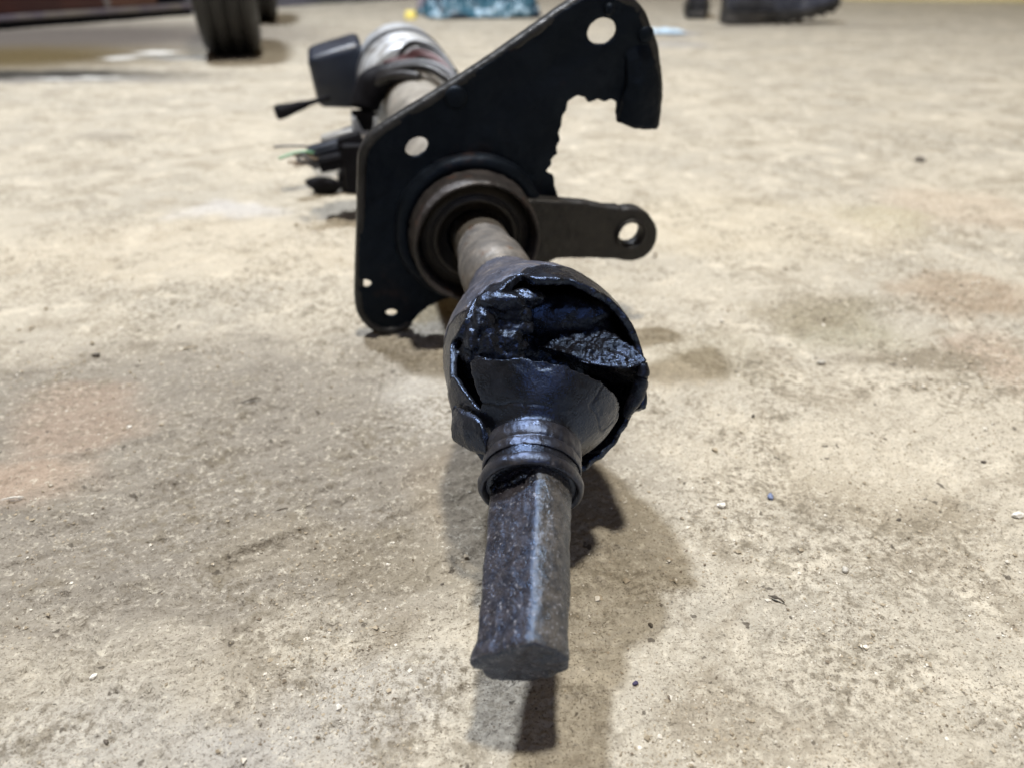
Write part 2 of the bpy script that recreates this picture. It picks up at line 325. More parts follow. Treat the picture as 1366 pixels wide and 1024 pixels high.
        base = t.mix(t.math('MULTIPLY', blotch(P(px, py), rx, ry, .8), k), base, c)
    wet = t.math('MAXIMUM', blotch(P(310, 283), 0.055, 0.05, 0.8), t.math('MAXIMUM', blotch(P(200, 76), 0.25, 0.08), blotch(P(895, 44), 0.10, 0.14)))
    ro = t.mapr(t.noise(40, 4), 0.3, 0.7, 0.62, 0.85); ro = t.math('SUBTRACT', ro, t.math('MULTIPLY', wet, 0.36))
    nn = t.bump(g2, 0.9, 0.0036); nn = t.bump(g1, 0.85, 0.0016, nn); nn = t.bump(g3, 0.6, 0.0006, nn)
    return t.done(base, ro, nn, 0.0, 0.35)

def floor_height(x, y):
    h = 0.0011 * fbm2(x, y, 6, 3, 3)
    w = 0.02 * fbm2(x, y, 20, 2, 40)
    h += 0.0009 * (1 - np.abs(fbm2(x + w, y - w, 26, 4, 8, 0.55))) - 0.0006
    m = np.clip(fbm2(x, y, 9, 3, 61) * 1.6 + 0.35, 0, 1)
    h += 0.0012 * m * fbm2(x, y, 130, 3, 21, 0.6)
    h += 0.00036 * fbm2(x, y, 520, 2, 33)
    # dried trowel smears running up to the right on the left side
    c, s = math.cos(math.radians(33)), math.sin(math.radians(33)); u = x * c + y * s; v = -x * s + y * c
    g = ground(320, 670); L = np.exp(-(((x - g[0]) / 0.14) ** 2 + ((y - g[1]) / 0.08) ** 2))
    h += 0.0028 * L * fbm2(u * 0.35, v * 1.6, 55, 3, 71)
    # scuffed tread print on the right
    g = ground(1160, 450); Rr = np.exp(-(((x - g[0]) / 0.11) ** 2 + ((y - g[1]) / 0.09) ** 2))
    h += 0.0034 * Rr * (np.abs(fbm2(x + 0.02 * fbm2(x, y, 30, 2, 90), y, 34, 3, 83)) - 0.3)
    # pits
    n = noise2(x * 75, y * 75, 101); h -= 0.0016 * np.clip(n - 0.72, 0, 1) / 0.28
    return h
def build_floor():
    pys = np.concatenate([np.linspace(1100, 520, 480), np.linspace(519, 60, 300), np.linspace(58, -42, 70)])
    ys = np.array([ground(683, p)[1] for p in pys]); ys = np.concatenate([[-3, -1.5, -0.8, -0.4, -0.2, -0.1, 0.0, 0.05], ys[ys > 0.08]])
    zc = np.maximum(ys * math.cos(TH) + H * math.sin(TH), 0.16)
    us = np.concatenate([[-6, -3, -2, -1.5, -1.2], np.linspace(-1.0, 1.0, 860), [1.2, 1.5, 2, 3, 6]])
    wd = np.where(ys < 0.06, np.maximum(zc, 0.5), zc)
    X = us[None, :] * 0.78 * wd[:, None]; Y = np.repeat(ys[:, None], len(us), 1)
    Z = floor_height(X.ravel(), Y.ravel()).reshape(X.shape)
    V = np.stack([X, Y, Z], -1).reshape(-1, 3).astype(np.float32)
    nr, nc = X.shape; idx = np.arange(nr * nc).reshape(nr, nc)
    Q = np.stack([idx[:-1, :-1], idx[:-1, 1:], idx[1:, 1:], idx[1:, :-1]], -1).reshape(-1, 4).astype(np.int32)
    me = bpy.data.meshes.new('floor'); me.vertices.add(len(V)); me.vertices.foreach_set('co', V.ravel())
    me.loops.add(Q.size); me.loops.foreach_set('vertex_index', Q.ravel()); me.polygons.add(len(Q))
    me.polygons.foreach_set('loop_start', np.arange(0, Q.size, 4, dtype=np.int32)); me.polygons.foreach_set('use_smooth', np.ones(len(Q), bool))
    me.update(); me.validate()
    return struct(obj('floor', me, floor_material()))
build_floor()
def fh(p): return float(floor_height(np.array([p[0]]), np.array([p[1]]))[0])

# far walls of the garage: only their feet come into the picture
def wall(name, a, b, mat, h=2.6, th=0.15):
    a = np.array([*a, 0.0]); b = np.array([*b, 0.0]); d = nrm(b - a); n = np.array([-d[1], d[0], 0])
    c = (a + b) / 2 + n * th / 2 + np.array([0, 0, h / 2 - 0.01])
    return struct(obj(name, mesh_np(name, *box(c, (d, n, (0, 0, 1)), (np.linalg.norm(b - a) / 2, th / 2, h / 2)), smooth=False), mat))
wall('wall_left', (-1.45, 3.04), (-0.30, 4.84), M['wall'], 0.5)
wall('wall_back', (1.55, 4.36), (3.6, 3.75), M['ochre'], 0.5)

# ------------------------------------------------------------------ steering column
J = np.array([0.0115, 0.2530, 0.0650]); JL = np.array([0.0096, 0.2545, 0.071]); T = np.array([0.0026, 0.1438, 0.0334]); BC = np.array([-0.0176, 0.405, 0.063])
CE = at(536, 98, 0.75)
root = thing('steering_column', (-0.05, 0.45, 0), 'rusty black car steering column with torn rubber boot lying on the concrete', 'steering column')

# lower shaft, D section: flat on the upper left, round on the right, end hammered over
la = nrm(T - JL); l1, l2 = frame(la)
def dsec(r, n=120, fa=math.radians(127), fd=0.69):
    ph = np.linspace(0, 2 * math.pi, n, endpoint=False); rad = np.ones(n)
    for ang, dd in ((fa, fd), (fa + math.pi, 0.80)):
        c = np.cos(ph - ang); lim = np.where(c > 1e-3, dd / np.maximum(c, 1e-3), 9); k = 26
        rad = (rad ** -k + lim ** -k) ** (-1 / k)
    return np.cos(ph) * rad * r, np.sin(ph) * rad * r
cx, cy = dsec(0.0127); rings = []
for q, sc in [(0.095, 1)] + [(q, 1) for q in np.linspace(0.075, 0.006, 64)] + [(0.0045, 1.01), (0.0036, 1.02), (0.0026, 1.04), (0.0010, 1.045), (0.0003, 1.035), (0.0, 1.01), (-0.0003, 0.85), (-0.0002, 0.5), (0.0002, 0.12)]:
    rings.append(T - la * q + sc * (cx[:, None] * l1 + cy[:, None] * l2))
me = mesh_np('lower_shaft', *loft(rings)); rough_up(me, ((0.00022, 420, 3, 5), (0.0003, 90, 2, 9)))
V = getv(me); q = (T - V) @ la; n_ = getn(me); setv(me, V + n_ * (0.0007 * fbm3(V, 260, 2, 3) * np.clip((0.006 - q) / 0.004, 0, 1))[:, None])
fa = math.radians(127)
obj('lower_shaft', me, shaft_mat(math.cos(fa) * l1 + math.sin(fa) * l2), root)

# front half of the boot: ribbed collar on the shaft, flaring to a torn cone
def shell(O, a, prof_out, thick, rim, n=220, m=70, up=(0, 0, 1), s_of=None):
    "shell of revolution: prof_out(s)->radius, rim(phi)->where it ends; returns closed thick solid"
    a = nrm(a); e1, e2 = frame(a, up); ph = np.linspace(0, 2 * math.pi, n, endpoint=False); cs = np.cos(ph)[:, None] * e1 + np.sin(ph)[:, None] * e2
    s0 = prof_out[0][0]; S1 = np.array([rim(p) for p in ph]); xs = [p[0] for p in prof_out]; rs = [p[1] for p in prof_out]
    outer, inner = [], []
    for k in range(m):
        s = s0 + (S1 - s0) * (k / (m - 1)); r = np.interp(s, xs, rs)
        outer.append(np.asarray(O) + s[:, None] * a + cs * r[:, None]); inner.append(np.asarray(O) + (s[:, None]) * a + cs * np.maximum(r - thick, 0.002)[:, None])
    return loft(outer + inner[::-1], cap=False, close=True)
OC = T - la * 0.0560                                                # mouth of the collar
fp = [(0, .0136), (.0006, .0152), (.0018, .0158), (.0036, .0158), (.0050, .0156), (.0100, .0154), (.0106, .0150), (.0112, .0154), (.0160, .0156), (.0172, .0150), (.0182, .0153), (.0192, .0162),
      (.0212, .0184), (.0240, .0214), (.0275, .0245), (.0320, .0278), (.0365, .0302), (.0420, .0318), (.0560, .0326)]
def frim(ph):
    d = (180 - math.degrees(ph)) % 360
    ctl = [(0, .035), (25, .0325), (57, .0312), (90, .0312), (115, .0330), (130, .0370), (138, .0365), (143, .0240), (150, .0235), (156, .037), (175, .040), (200, .042), (240, .046), (270, .046), (300, .040), (330, .038), (345, .036), (360, .035)]
    xs, ys = zip(*ctl); return float(np.interp(d, xs, ys)) + 0.0003 * math.sin(5 * ph) + 0.00015 * math.sin(23 * ph + 1)
me = remesh(mesh_np('front_cone', *shell(OC, -la, fp, 0.0024, frim)), 0.0005, 3)
V = getv(me); n_ = getn(me); q = (V - OC) @ (-la)
d = 0.0004 * fbm3(V, 50, 2, 2) + 0.00010 * fbm3(V, 350, 3, 3) * np.clip((q - 0.015) / 0.01, 0.2, 1)
cr = np.abs(fbm3(V, 60, 2, 14)); d -= 0.0004 * np.exp(-(cr / 0.03) ** 2) * (q > 0.02)
setv(me, V + n_ * d[:, None])
cone = obj('front_boot', me, M['rubber'], root)
# dusty band + rolled bead of the collar
bp = [(0.0062, .0157), (0.0066, .0162), (0.0098, .0161), (0.0102, .0156), (0.0108, .0156), (0.0113, .0162), (0.0160, .0163), (0.0166, .0157)]
me = mesh_np('collar_band', *lathe(OC, -la, bp, 160, cap=False)); me = bake(me, [('SOLIDIFY', dict(thickness=0.0012, offset=-1)), ('SUBSURF', dict(levels=2))]); rough_up(me, ((0.0002, 160, 3, 4), (0.00012, 500, 2, 6)))
obj('collar_band', me, M['rib'], cone)
bead = [(np.cos(t) * 0.0024 + 0.0012, 0.01560 + 0.0014 * np.sin(t)) for t in np.linspace(0, 2 * math.pi, 24, endpoint=False)]
me = mesh_np('collar_bead', *lathe(OC, -la, bead, 160, cap=False, close=True)); rough_up(me, ((0.0005, 60, 2, 14), (0.0002, 220, 3, 4)))
obj('collar_bead', me, M['rib'], cone)
me = mesh_np('collar_lining', *lathe(OC, -la, [(.0045, .0060), (.0018, .0092), (.0010, .0120), (.0004, .0140), (.0008, .0152)], 120, cap=False)); rough_up(me, ((0.0004, 200, 3, 4),))
obj('collar_lining', me, M['rib'], cone)
# torn lip where the shaft enters
L = []
for k, ang in enumerate(np.linspace(math.radians(95), math.radians(170), 26)):
    L.append(OC + la * (0.0022 + 0.0012 * math.sin(k * 1.7)) + (0.0131 - 0.0036 * max(0, math.cos(ang - fa)) ** 6) * (math.cos(ang) * l1 + math.sin(ang) * l2))
me = mesh_np('torn_lip', *tube_pts(L, [0.0004 + 0.0003 * math.sin(k * 0.5) ** 2 for k in range(26)], 8)); rough_up(me, ((0.0006, 300, 2, 1),))
obj('torn_lip', me, M['crust'], cone)

# rear half of the boot: cup fixed to the upper shaft, torn open at the front
ba = nrm(BC - J)
rp = [(-.0300, .0330), (-.0200, .0352), (-.0100, .0362), (0.0, .0365), (.0080, .0363), (.0150, .0356), (.0220, .0340), (.0300, .0312), (.0380, .0284), (.0460, .0256), (.0540, .0228), (.0620, .0202), (.0700, .0182), (.0800, .0170)]
rp2 = [(0.08 - s, r) for s, r in rp][::-1]                          # measured forward from the neck
def rrim(ph):
    d = math.degrees(ph) % 360
    ctl = [(0, .0930), (20, .0890), (45, .0850), (70, .0825), (90, .0815), (97, .0800), (102, .0740), (108, .0770), (114, .0800), (121, .0790), (127, .0710), (133, .0760), (140, .0800), (150, .0820), (158, .0800), (170, .0900), (190, .1000), (215, .1060), (250, .1060), (290, .1020), (320, .0960), (336, .0930), (345, .1010), (352, .0990), (360, .0930)]
    xs, ys = zip(*ctl); return float(np.interp(d, xs, ys)) + 0.0005 * math.sin(13 * ph) + 0.0004 * math.sin(31 * ph + 1)
NK = J + ba * 0.08
b1, b2 = frame(-ba)
def cupv(s, deg, r): return NK - ba * s + r * (math.cos(math.radians(deg)) * b1 + math.sin(math.radians(deg)) * b2)
parts = [shell(NK, -ba, rp2, 0.0028, rrim)]
for (s, dg, r, rad, sd, sc) in [(.0790, 118, .0310, .0058, 1, (1.5, .8, .8)), (.0800, 137, .0300, .0052, 2, (1, .9, 1.3)), (.0770, 104, .0290, .0050, 3, (1.6, .8, .6)), (.0830, 152, .0300, .0046, 4, (.7, 1, 1.4)),
                            (.0790, 116, .0255, .0046, 5, (1.7, .8, .7)), (.0835, 152, .0245, .0062, 6, (1.0, .8, 1.3)), (.0830, 137, .0200, .0060, 7, (1.3, .8, .9)), (.0830, 163, .0280, .0055, 8, (.8, .9, 1.4)), (.0800, 125, .0215, .0055, 9, (1.5, .8, .7)), (.0840, 150, .0170, .0050, 10, (1.3, .8, .8))]:
    parts.append(blob(cupv(s, dg, r), rad, sd, 0.20, 4, sc))
me = remesh(mesh_np('rear_boot', *join(*parts)), 0.0005, 8)
V = getv(me); n_ = getn(me); ax = (V - NK) @ (-ba); rr = np.linalg.norm(V - NK - ax[:, None] * (-ba), axis=1)
inn = np.clip((0.0355 - rr) / 0.003, 0, 1) * np.clip((ax - 0.045) / 0.006, 0, 1)
d = 0.0005 * fbm3(V, 40, 2, 2) + 0.00010 * fbm3(V, 420, 3, 3) + inn * (0.0005 * fbm3(V, 160, 3, 7) + 0.0004 * fbm3(V, 620, 2, 17))
setv(me, V + n_ * d[:, None])
cup = obj('rear_boot', me, M['rubber'], root)

nsp = [(-.006, .0166)] + [(q_, float(np.interp(q_, [p[0] for p in rp2], [p[1] for p in rp2])) + .0005 * math.sin(math.pi * min(1, max(0, q_ / .076))) + .0001) for q_ in np.linspace(0.0, .072, 36)]
me = mesh_np('neck_sleeve', *shell(NK, -ba, nsp, 0.0010, lambda ph: .050 + .022 * max(0, math.cos(ph - 2.05)) + .002 * math.sin(3 * ph + 1) + .0015 * math.sin(11 * ph) + .0008 * math.sin(29 * ph), 220, 50)); rough_up(me, ((0.0003, 60, 3, 12), (0.00015, 400, 3, 6)))
obj('neck_sleeve', me, M['neck'], cup)
# crumbling shelf of rubber hanging in the gap: ridge with a point on the right
up_c = spline([at(700, 440, .292), at(728, 424, .291), at(764, 420, .289), at(806, 438, .282), at(838, 460, .276), at(861, 478, .270)], 60)
lo_c = spline([at(716, 462, .284), at(748, 470, .277), at(784, 485, .271), at(822, 491, .268), at(846, 488, .268), at(862, 481, .2695)], 60)
bt_c = spline([at(722, 474, .300), at(752, 484, .297), at(788, 500, .294), at(824, 512, .289), at(844, 512, .282), at(856, 502, .276)], 60)
bk_c = spline([at(690, 450, .300), at(730, 432, .302), at(775, 440, .300), at(815, 465, .294), at(842, 490, .285), at(860, 500, .276)], 60)
rings = []
for a, b, c, dd in zip(up_c, lo_c, bt_c, bk_c):
    ring = []
    for p0, p1, nn_ in ((a, b, 16), (b, c, 16), (c, dd, 10), (dd, a, 10)):
        for k in range(nn_): ring.append(p0 + (p1 - p0) * k / nn_)
    rings.append(np.array(ring))
me = remesh(mesh_np('torn_shelf', *loft(rings)), 0.0005, 3)
V = getv(me); n_ = getn(me); upf = np.clip(n_ @ nrm((0, -0.4, 1)) * 1.3, 0.1, 1)
setv(me, V + n_ * (upf * (0.0009 * fbm3(V, 170, 3, 5) + 0.0006 * fbm3(V, 520, 2, 8)))[:, None])
obj('torn_flap', me, M['crust'], cup)
# hooked strip from the flap's point down the open right edge
L = spline([at(858, 484, .2705), at(856, 505, .272), at(848, 530, .275), at(834, 556, .279)], 24)
me = mesh_np('edge_strip', *tube_pts(L, [0.0014 + 0.0014 * math.sin(k / 23 * math.pi) for k in range(24)], 12)); rough_up(me, ((0.0005, 250, 3, 1),))
obj('torn_edge', me, M['crust'], cup)
# loose ear of rubber on the left where the halves part
L = spline([at(601, 545, .262), at(618, 552, .254), at(640, 566, .248), at(650, 590, .247)], 20)
L2 = spline([at(604, 588, .262), at(620, 600, .256), at(640, 608, .251), at(650, 606, .249)], 20)
rings = []
for a, b in zip(L, L2):
    off = np.array([0.0004, 0.0028, 0.0006]); rings.append(np.array([a, a * .75 + b * .25 - off * .5, (a + b) / 2 - off * .6, a * .25 + b * .75 - off * .5, b, b + off, (a + b) / 2 + off, a + off]))
me = remesh(mesh_np('side_ear', *loft(rings)), 0.0006, 3); rough_up(me, ((0.0004, 160, 3, 1), (0.0002, 500, 2, 3)))
obj('torn_ear', me, M['rubber'], cup)

# yoke and ball inside the boot (barely seen in the dark)
me = remesh(mesh_np('joint_yoke', *join(blob(cupv(.0710, 58, .0200), .0125, 31, .12, 4, (1.5, .8, .75)), blob(cupv(.0720, 22, .0230), .0105, 32, .12, 4, (.9, .8, 1.3)), blob(cupv(.0700, 92, .0190), .0100, 33, .15, 4, (1.3, .8, .7)), blob(J + ba * 0.022, 0.018, 3, 0.08, 4), blob(J + ba * .012 + np.array([-.010, 0, .004]), 0.010, 6, 0.25, 4, (1.4, 1, .8)), blob(J + np.array([.008, 0.010, -.006]), 0.010, 9, 0.2, 4))), 0.0007, 2)
rough_up(me, ((0.0004, 120, 3, 2), (0.0002, 500, 2, 2))); obj('joint_yoke', me, M['rubber'], root)

# upper shaft: polished stub, step, neck
me = mesh_np('upper_shaft', *lathe(BC + ba * 0.02, -ba, [(0, .0150), (.050, .0150), (.0502, .0153), (.0520, .0160), (.060, .0168), (.0605, .0172), (.075, .0175), (.1, .0175)], 96)); rough_up(me, ((0.00015, 300, 3, 1),))
obj('upper_shaft', me, M['steel'], root)

# mounting plate in the plane across the column
ca = nrm(CE - BC); PO = BC + ca * 0.020
p1, p2 = frame(-ca)
def pl(px, py, off=0.0):
    d = F_ + R_ * (px - 683) / FPX + U_ * (512 - py) / FPX; O = PO + ca * off
    X = CAM + d * ((O - CAM).dot(ca) / d.dot(ca)); return ((X - PO).dot(p1), (X - PO).dot(p2))
def pw(u, v, w=0.0): return PO + u * p1 + v * p2 + w * (-ca)
def smooth_loop(pts, n=8):
    P = np.array(pts); out = []
    m = len(P)
    for i in range(m):
        a, b, c, d = P[i - 1], P[i], P[(i + 1) % m], P[(i + 2) % m]
        for k in range(n):
            t = k / n; out.append(0.5 * (2 * b + (c - a) * t + (2 * a - 5 * b + 4 * c - d) * t * t + (3 * b - a - 3 * c + d) * t ** 3))
    return out
edge_outer = [(600, 396), (578, 404), (560, 418), (545, 434), (530, 441), (512, 443), (495, 436), (482, 422), (477, 404), (477, 380), (478, 340), (480, 280), (481, 230), (483, 208), (490, 192), (504, 177), (540, 154), (600, 117), (660, 78), (720, 36), (760, 8), (778, -2), (800, -8), (826, -6), (846, 4), (858, 20), (866, 40), (874, 62), (877, 84)]
inner_edge = [(880, 100), (880, 118), (880, 138), (878, 158), (876, 173), (862, 174), (846, 171), (832, 166), (825, 160), (821, 150), (823, 138), (815, 133), (806, 137), (797, 131), (789, 136), (785, 138), (780, 130), (770, 127), (762, 132), (757, 134), (755, 146), (749, 154), (750, 166), (745, 176), (747, 188), (741, 196), (743, 205), (735, 212), (736, 219), (727, 226), (728, 230), (737, 233), (738, 246), (743, 262), (748, 290), (740, 340), (700, 380), (650, 395)]
outl = [tuple(p) for p in spline([pl(*p) for p in edge_outer], 150)] + [pl(p[0] + random.uniform(-1, 1), p[1] + random.uniform(-1, 1)) for p in inner_edge]
def hole(px, py, rx, ry, rot, n=28):
    c = pl(px, py); o = []
    for k in range(n):
        t = 2 * math.pi * k / n; a, b = rx * math.cos(t), ry * math.sin(t); r = math.radians(rot); o.append(pl(px + a * math.cos(r) - b * math.sin(r), py + a * math.sin(r) + b * math.cos(r)))
    return o
holes = [hole(803, 42, 20, 16, -35), hole(556, 196, 16.5, 11.5, -30), hole(487, 377, 8.5, 5, 5), hole(522, 417, 8, 4.5, 0)]
me = plate2d('mounting_plate', [outl] + holes, PO, p1, p2, -ca, 0.003)
me = remesh(me, 0.0008, 2)
V = getv(me); uv = np.stack([(V - PO) @ p1, (V - PO) @ p2], 1)
c0 = np.array(pl(640, 322)); rad = np.linalg.norm(uv - c0, axis=1)
dome = 0.010 * np.clip((0.062 - rad) / 0.022, 0, 1) ** 1.5                # pressed dish round the bearing
e0, e1_ = np.array(pl(483, 300)), np.array(pl(700, 130)); nn2 = nrm(np.array([-(e1_ - e0)[1], (e1_ - e0)[0]])); side = (uv - e0) @ nn2
step = 0.0012 * np.clip(side / 0.010 + 0.5, 0, 1)
und = 0.0012 * fbm3(V, 22, 2, 4)
setv(me, V + (-ca) * (-step + und * 1.0)[:, None]); rough_up(me, ((0.0003, 90, 3, 8), (0.00015, 320, 2, 5)))
plate = obj('mounting_plate', me, M['black'], root)
# folded flange along the outer edge
E = spline([pl(*p) for p in edge_outer + [(880, 105), (880, 130), (878, 152), (876, 170)]], 165)[14:]
rings = []
for i, p in enumerate(E):
    t = nrm(E[min(i + 1, len(E) - 1)] - E[max(i - 1, 0)]); nin = np.array([t[1], -t[0]])
    sd = (p - e0) @ nn2; w0 = -0.0012 * min(max(sd / 0.010 + 0.5, 0), 1)
    prof = [(-0.0002, 0.0019), (0.0035, 0.0019), (0.0035, -0.0017), (0.0024, -0.004), (0.0020, -0.010), (-0.0006, -0.010), (-0.0018, -0.004), (-0.0017, 0.0004)]
    rings.append(np.array([pw(*(p + nin * a), b + w0) for a, b in prof]))
me = bake(mesh_np('plate_flange', *loft(rings)), [('SUBSURF', dict(levels=2))]); rough_up(me, ((0.00018, 120, 3, 3), (0.00012, 420, 2, 5)))
obj('flange', me, M['edge'], plate)
# hooked tab: rolled edge hanging down on the right
rings = []
tabL = spline([(832, 60), (834, 96), (830, 125), (822, 148)], 30); tabR = spline([(873, 58), (879, 96), (880, 135), (877, 172)], 30)
for i, (a, b) in enumerate(zip(tabL, tabR)):
    f = i / 29; ring = []
    a = a + np.array([0, 14 * f ** 3]) * (f > 0.8)
    for k in range(14): t = k / 13; P_ = a + (b - a) * t; u, v = pl(*P_); ring.append(pw(u, v, 0.001 + 0.0050 * math.sin(math.pi * min(t * 0.9 + 0.1, 1)) ** 0.6 * min(1, f * 2.2)))
    for k in range(14): t = 1 - k / 13; P_ = a + (b - a) * t; u, v = pl(*P_); ring.append(pw(u, v, -0.004 + 0.0040 * math.sin(math.pi * min(t * 0.9 + 0.1, 1)) ** 0.6 * min(1, f * 2.2)))
    rings.append(np.array(ring))
me = remesh(mesh_np('hooked_tab', *loft(rings)), 0.0007, 3); rough_up(me, ((0.0005, 100, 3, 3), (0.0002, 400, 2, 3)))
obj('hooked_tab', me, M['black'], plate)
for (px, py, r) in [(812, 12, .003), (860, 46, .0045), (608, 130, .006)]:
    u, v = pl(px, py); me = mesh_np('weld', *lathe(pw(u, v, 0.0005), -ca, [(0, r), (.001, r), (.0022, r * .75), (.0026, r * .2)], 24)); obj('pressed_stud', me, M['black'], plate)

# bearing housing
HC = at(637, 325, .417)
hp = [(0.020, .0360), (0.006, .0357), (0.002, .0354), (-0.001, .0350), (-0.0024, .0343), (-0.0026, .0335), (-0.0016, .0322), (0.002, .0317), (0.012, .0312), (0.02, .0308)]
me = bake(mesh_np('bearing_housing', *lathe(HC, ca, hp, 128, cap=False)), [('SUBSURF', dict(levels=1))]); rough_up(me, ((0.0004, 80, 3, 4), (0.0003, 300, 3, 6)))
hs = obj('bearing_housing', me, M['ring'], root)
me = mesh_np('bearing_seal', *lathe(HC, ca, [(0.0105, .0309), (0.0075, .0300), (0.0070, .0270), (0.0062, .0262), (0.0062, .0240), (0.0050, .0235), (0.0046, .0215), (0.0058, .0205), (0.0085, .0195), (0.011, .0150)], 96, cap=False)); rough_up(me, ((0.0002, 200, 3, 4),))
obj('bearing_seal', me, M['inner'], hs)
cs_ = [(0.0075, .0245), (0.0055, .0252), (0.0045, .0246), (0.0055, .0238)]
obj('snap_ring', mesh_np('snap_ring', *lathe(HC, ca, cs_, 96, cap=False, close=True)), M['arm'], hs)
me = mesh_np('dust_shield', *lathe(HC, ca, [(0.024, .0425), (0.0175, .0420), (0.016, .0405), (0.015, .0385), (0.016, .0355)], 96, cap=False)); me = bake(me, [('SOLIDIFY', dict(thickness=0.0018, offset=0)), ('SUBSURF', dict(levels=1))])
rough_up(me, ((0.0006, 60, 3, 4),)); obj('dust_shield', me, M['black'], hs)

# side arm with its bushed eye
ao = -0.008
def pa(px, py): return pl(px, py, ao)
arm = [pa(*p) for p in [(660, 268), (708, 266), (740, 268), (775, 270), (806, 276), (822, 277)]]
cxp, cyp = 838, 310
for k in range(26):
    a = math.radians(-112 + k * 8.4); arm.append(pa(cxp + 33 * math.cos(a), cyp + 32.5 * math.sin(a)))
arm += [pa(*p) for p in [(818, 340), (790, 339), (760, 338), (742, 339), (728, 345), (716, 352), (680, 352), (650, 330)]]
eye = [pa(838 + 20 * math.cos(t), 309 + 17 * math.sin(t)) for t in np.linspace(0, 2 * math.pi, 28, endpoint=False)]
me = plate2d('side_arm', [arm, eye], PO + ca * ao, p1, p2, -ca, 0.009, 0.0012); me = remesh(me, 0.0007, 2); rough_up(me, ((0.0003, 90, 3, 3), (0.00015, 400, 2, 3)))
armo = obj('side_arm', me, M['arm'], root)
u, v = pa(838, 309); ec = PO + u * p1 + v * p2 + ca * ao
me = bake(mesh_np('eye_bush', *lathe(ec, -ca, [(-.0055, .0098), (.0055, .0098), (.0066, .0090), (.0060, .0074), (.0030, .0068), (-.0050, .0066)], 64, cap=False, close=True)), [('SUBSURF', dict(levels=1))]); rough_up(me, ((0.0002, 200, 3, 3),))
obj('eye_bush', me, M['arm'], armo)

# column tube, lock housing and switch gear behind the plate
me = mesh_np('column_tube', *lathe(PO + ca * 0.004, ca, [(0, .030), (.10, .030), (.13, .027), (.33, .027)], 64)); rough_up(me, ((0.0005, 40, 3, 3),))
obj('column_tube', me, M['tube'], root)
HO = CE - ca * 0.075
me = bake(mesh_np('lock_housing', *lathe(HO, ca, [(0, .030), (.002, .038), (.010, .0405), (.030, .042), (.0305, .044), (.036, .0445), (.0365, .042), (.085, .0435), (.090, .041), (.092, .02)], 72)), [('BEVEL', dict(width=0.0008, segments=2))])
rough_up(me, ((0.0005, 40, 3, 3),)); hous = obj('lock_housing', me, M['castgrey'], root)
me = mesh_np('housing_band', *lathe(HO, ca, [(.044, .0428), (.044, .0448), (.052, .0450), (.052, .043)], 72, cap=False)); obj('housing_band', me, M['wire_grey'], hous)
h1, h2 = frame(-ca)
# shroud to the left of the housing
sc_ = at(452, 98, .76)
me = bevbox('switch_shroud', sc_, (nrm(h1 + 0.10 * h2), ca, nrm(h2 - 0.10 * h1)), (0.026, 0.030, 0.0275), 0.007); V = getv(me)
V = V + ((V - sc_) @ h1)[:, None] * ((V - sc_) @ h2)[:, None] * (h2 * 6.0) * 1.0
setv(me, V); obj('switch_shroud', me, M['plastic'], root)
L = spline([at(488, 172, .655), at(486, 150, .648), at(490, 128, .645), at(502, 110, .640), at(522, 101, .634), at(548, 98, .628)], 30)
me = mesh_np('cover', *tube_pts(L, [.006 + .0075 * math.sin(math.pi * min(1, (k + 4) / 34)) for k in range(30)], 16)); rough_up(me, ((.0015, 60, 3, 3),)); obj('switch_cover', me, M['dullblack'], root)
# stalk
L = [at(440, 131, .72), at(425, 134, .715), at(412, 138, .71), at(402, 141, .708), at(390, 145, .704), at(380, 148, .70), at(372, 150, .697), at(368, 151, .696)]
me = mesh_np('stalk', *tube_pts(L, [.0022, .0022, .0026, .0042, .0050, .0062, .0068, .0056], 16)); obj('indicator_stalk', me, M['dullblack'], root)
# alloy bracket under the housing
me = bevbox('clamp', at(488, 176, .66), (h1, ca, h2), (0.011, 0.012, 0.016), 0.003); rough_up(me, ((0.001, 60, 2, 2),)); cl = obj('clamp_block', me, M['castgrey'], root)
me = mesh_np('clamp_bolt', *lathe(at(478, 190, .645), h1, [(-.006, .006), (.006, .006), (.008, .004)], 20)); obj('clamp_bolt', me, M['steel'], cl)
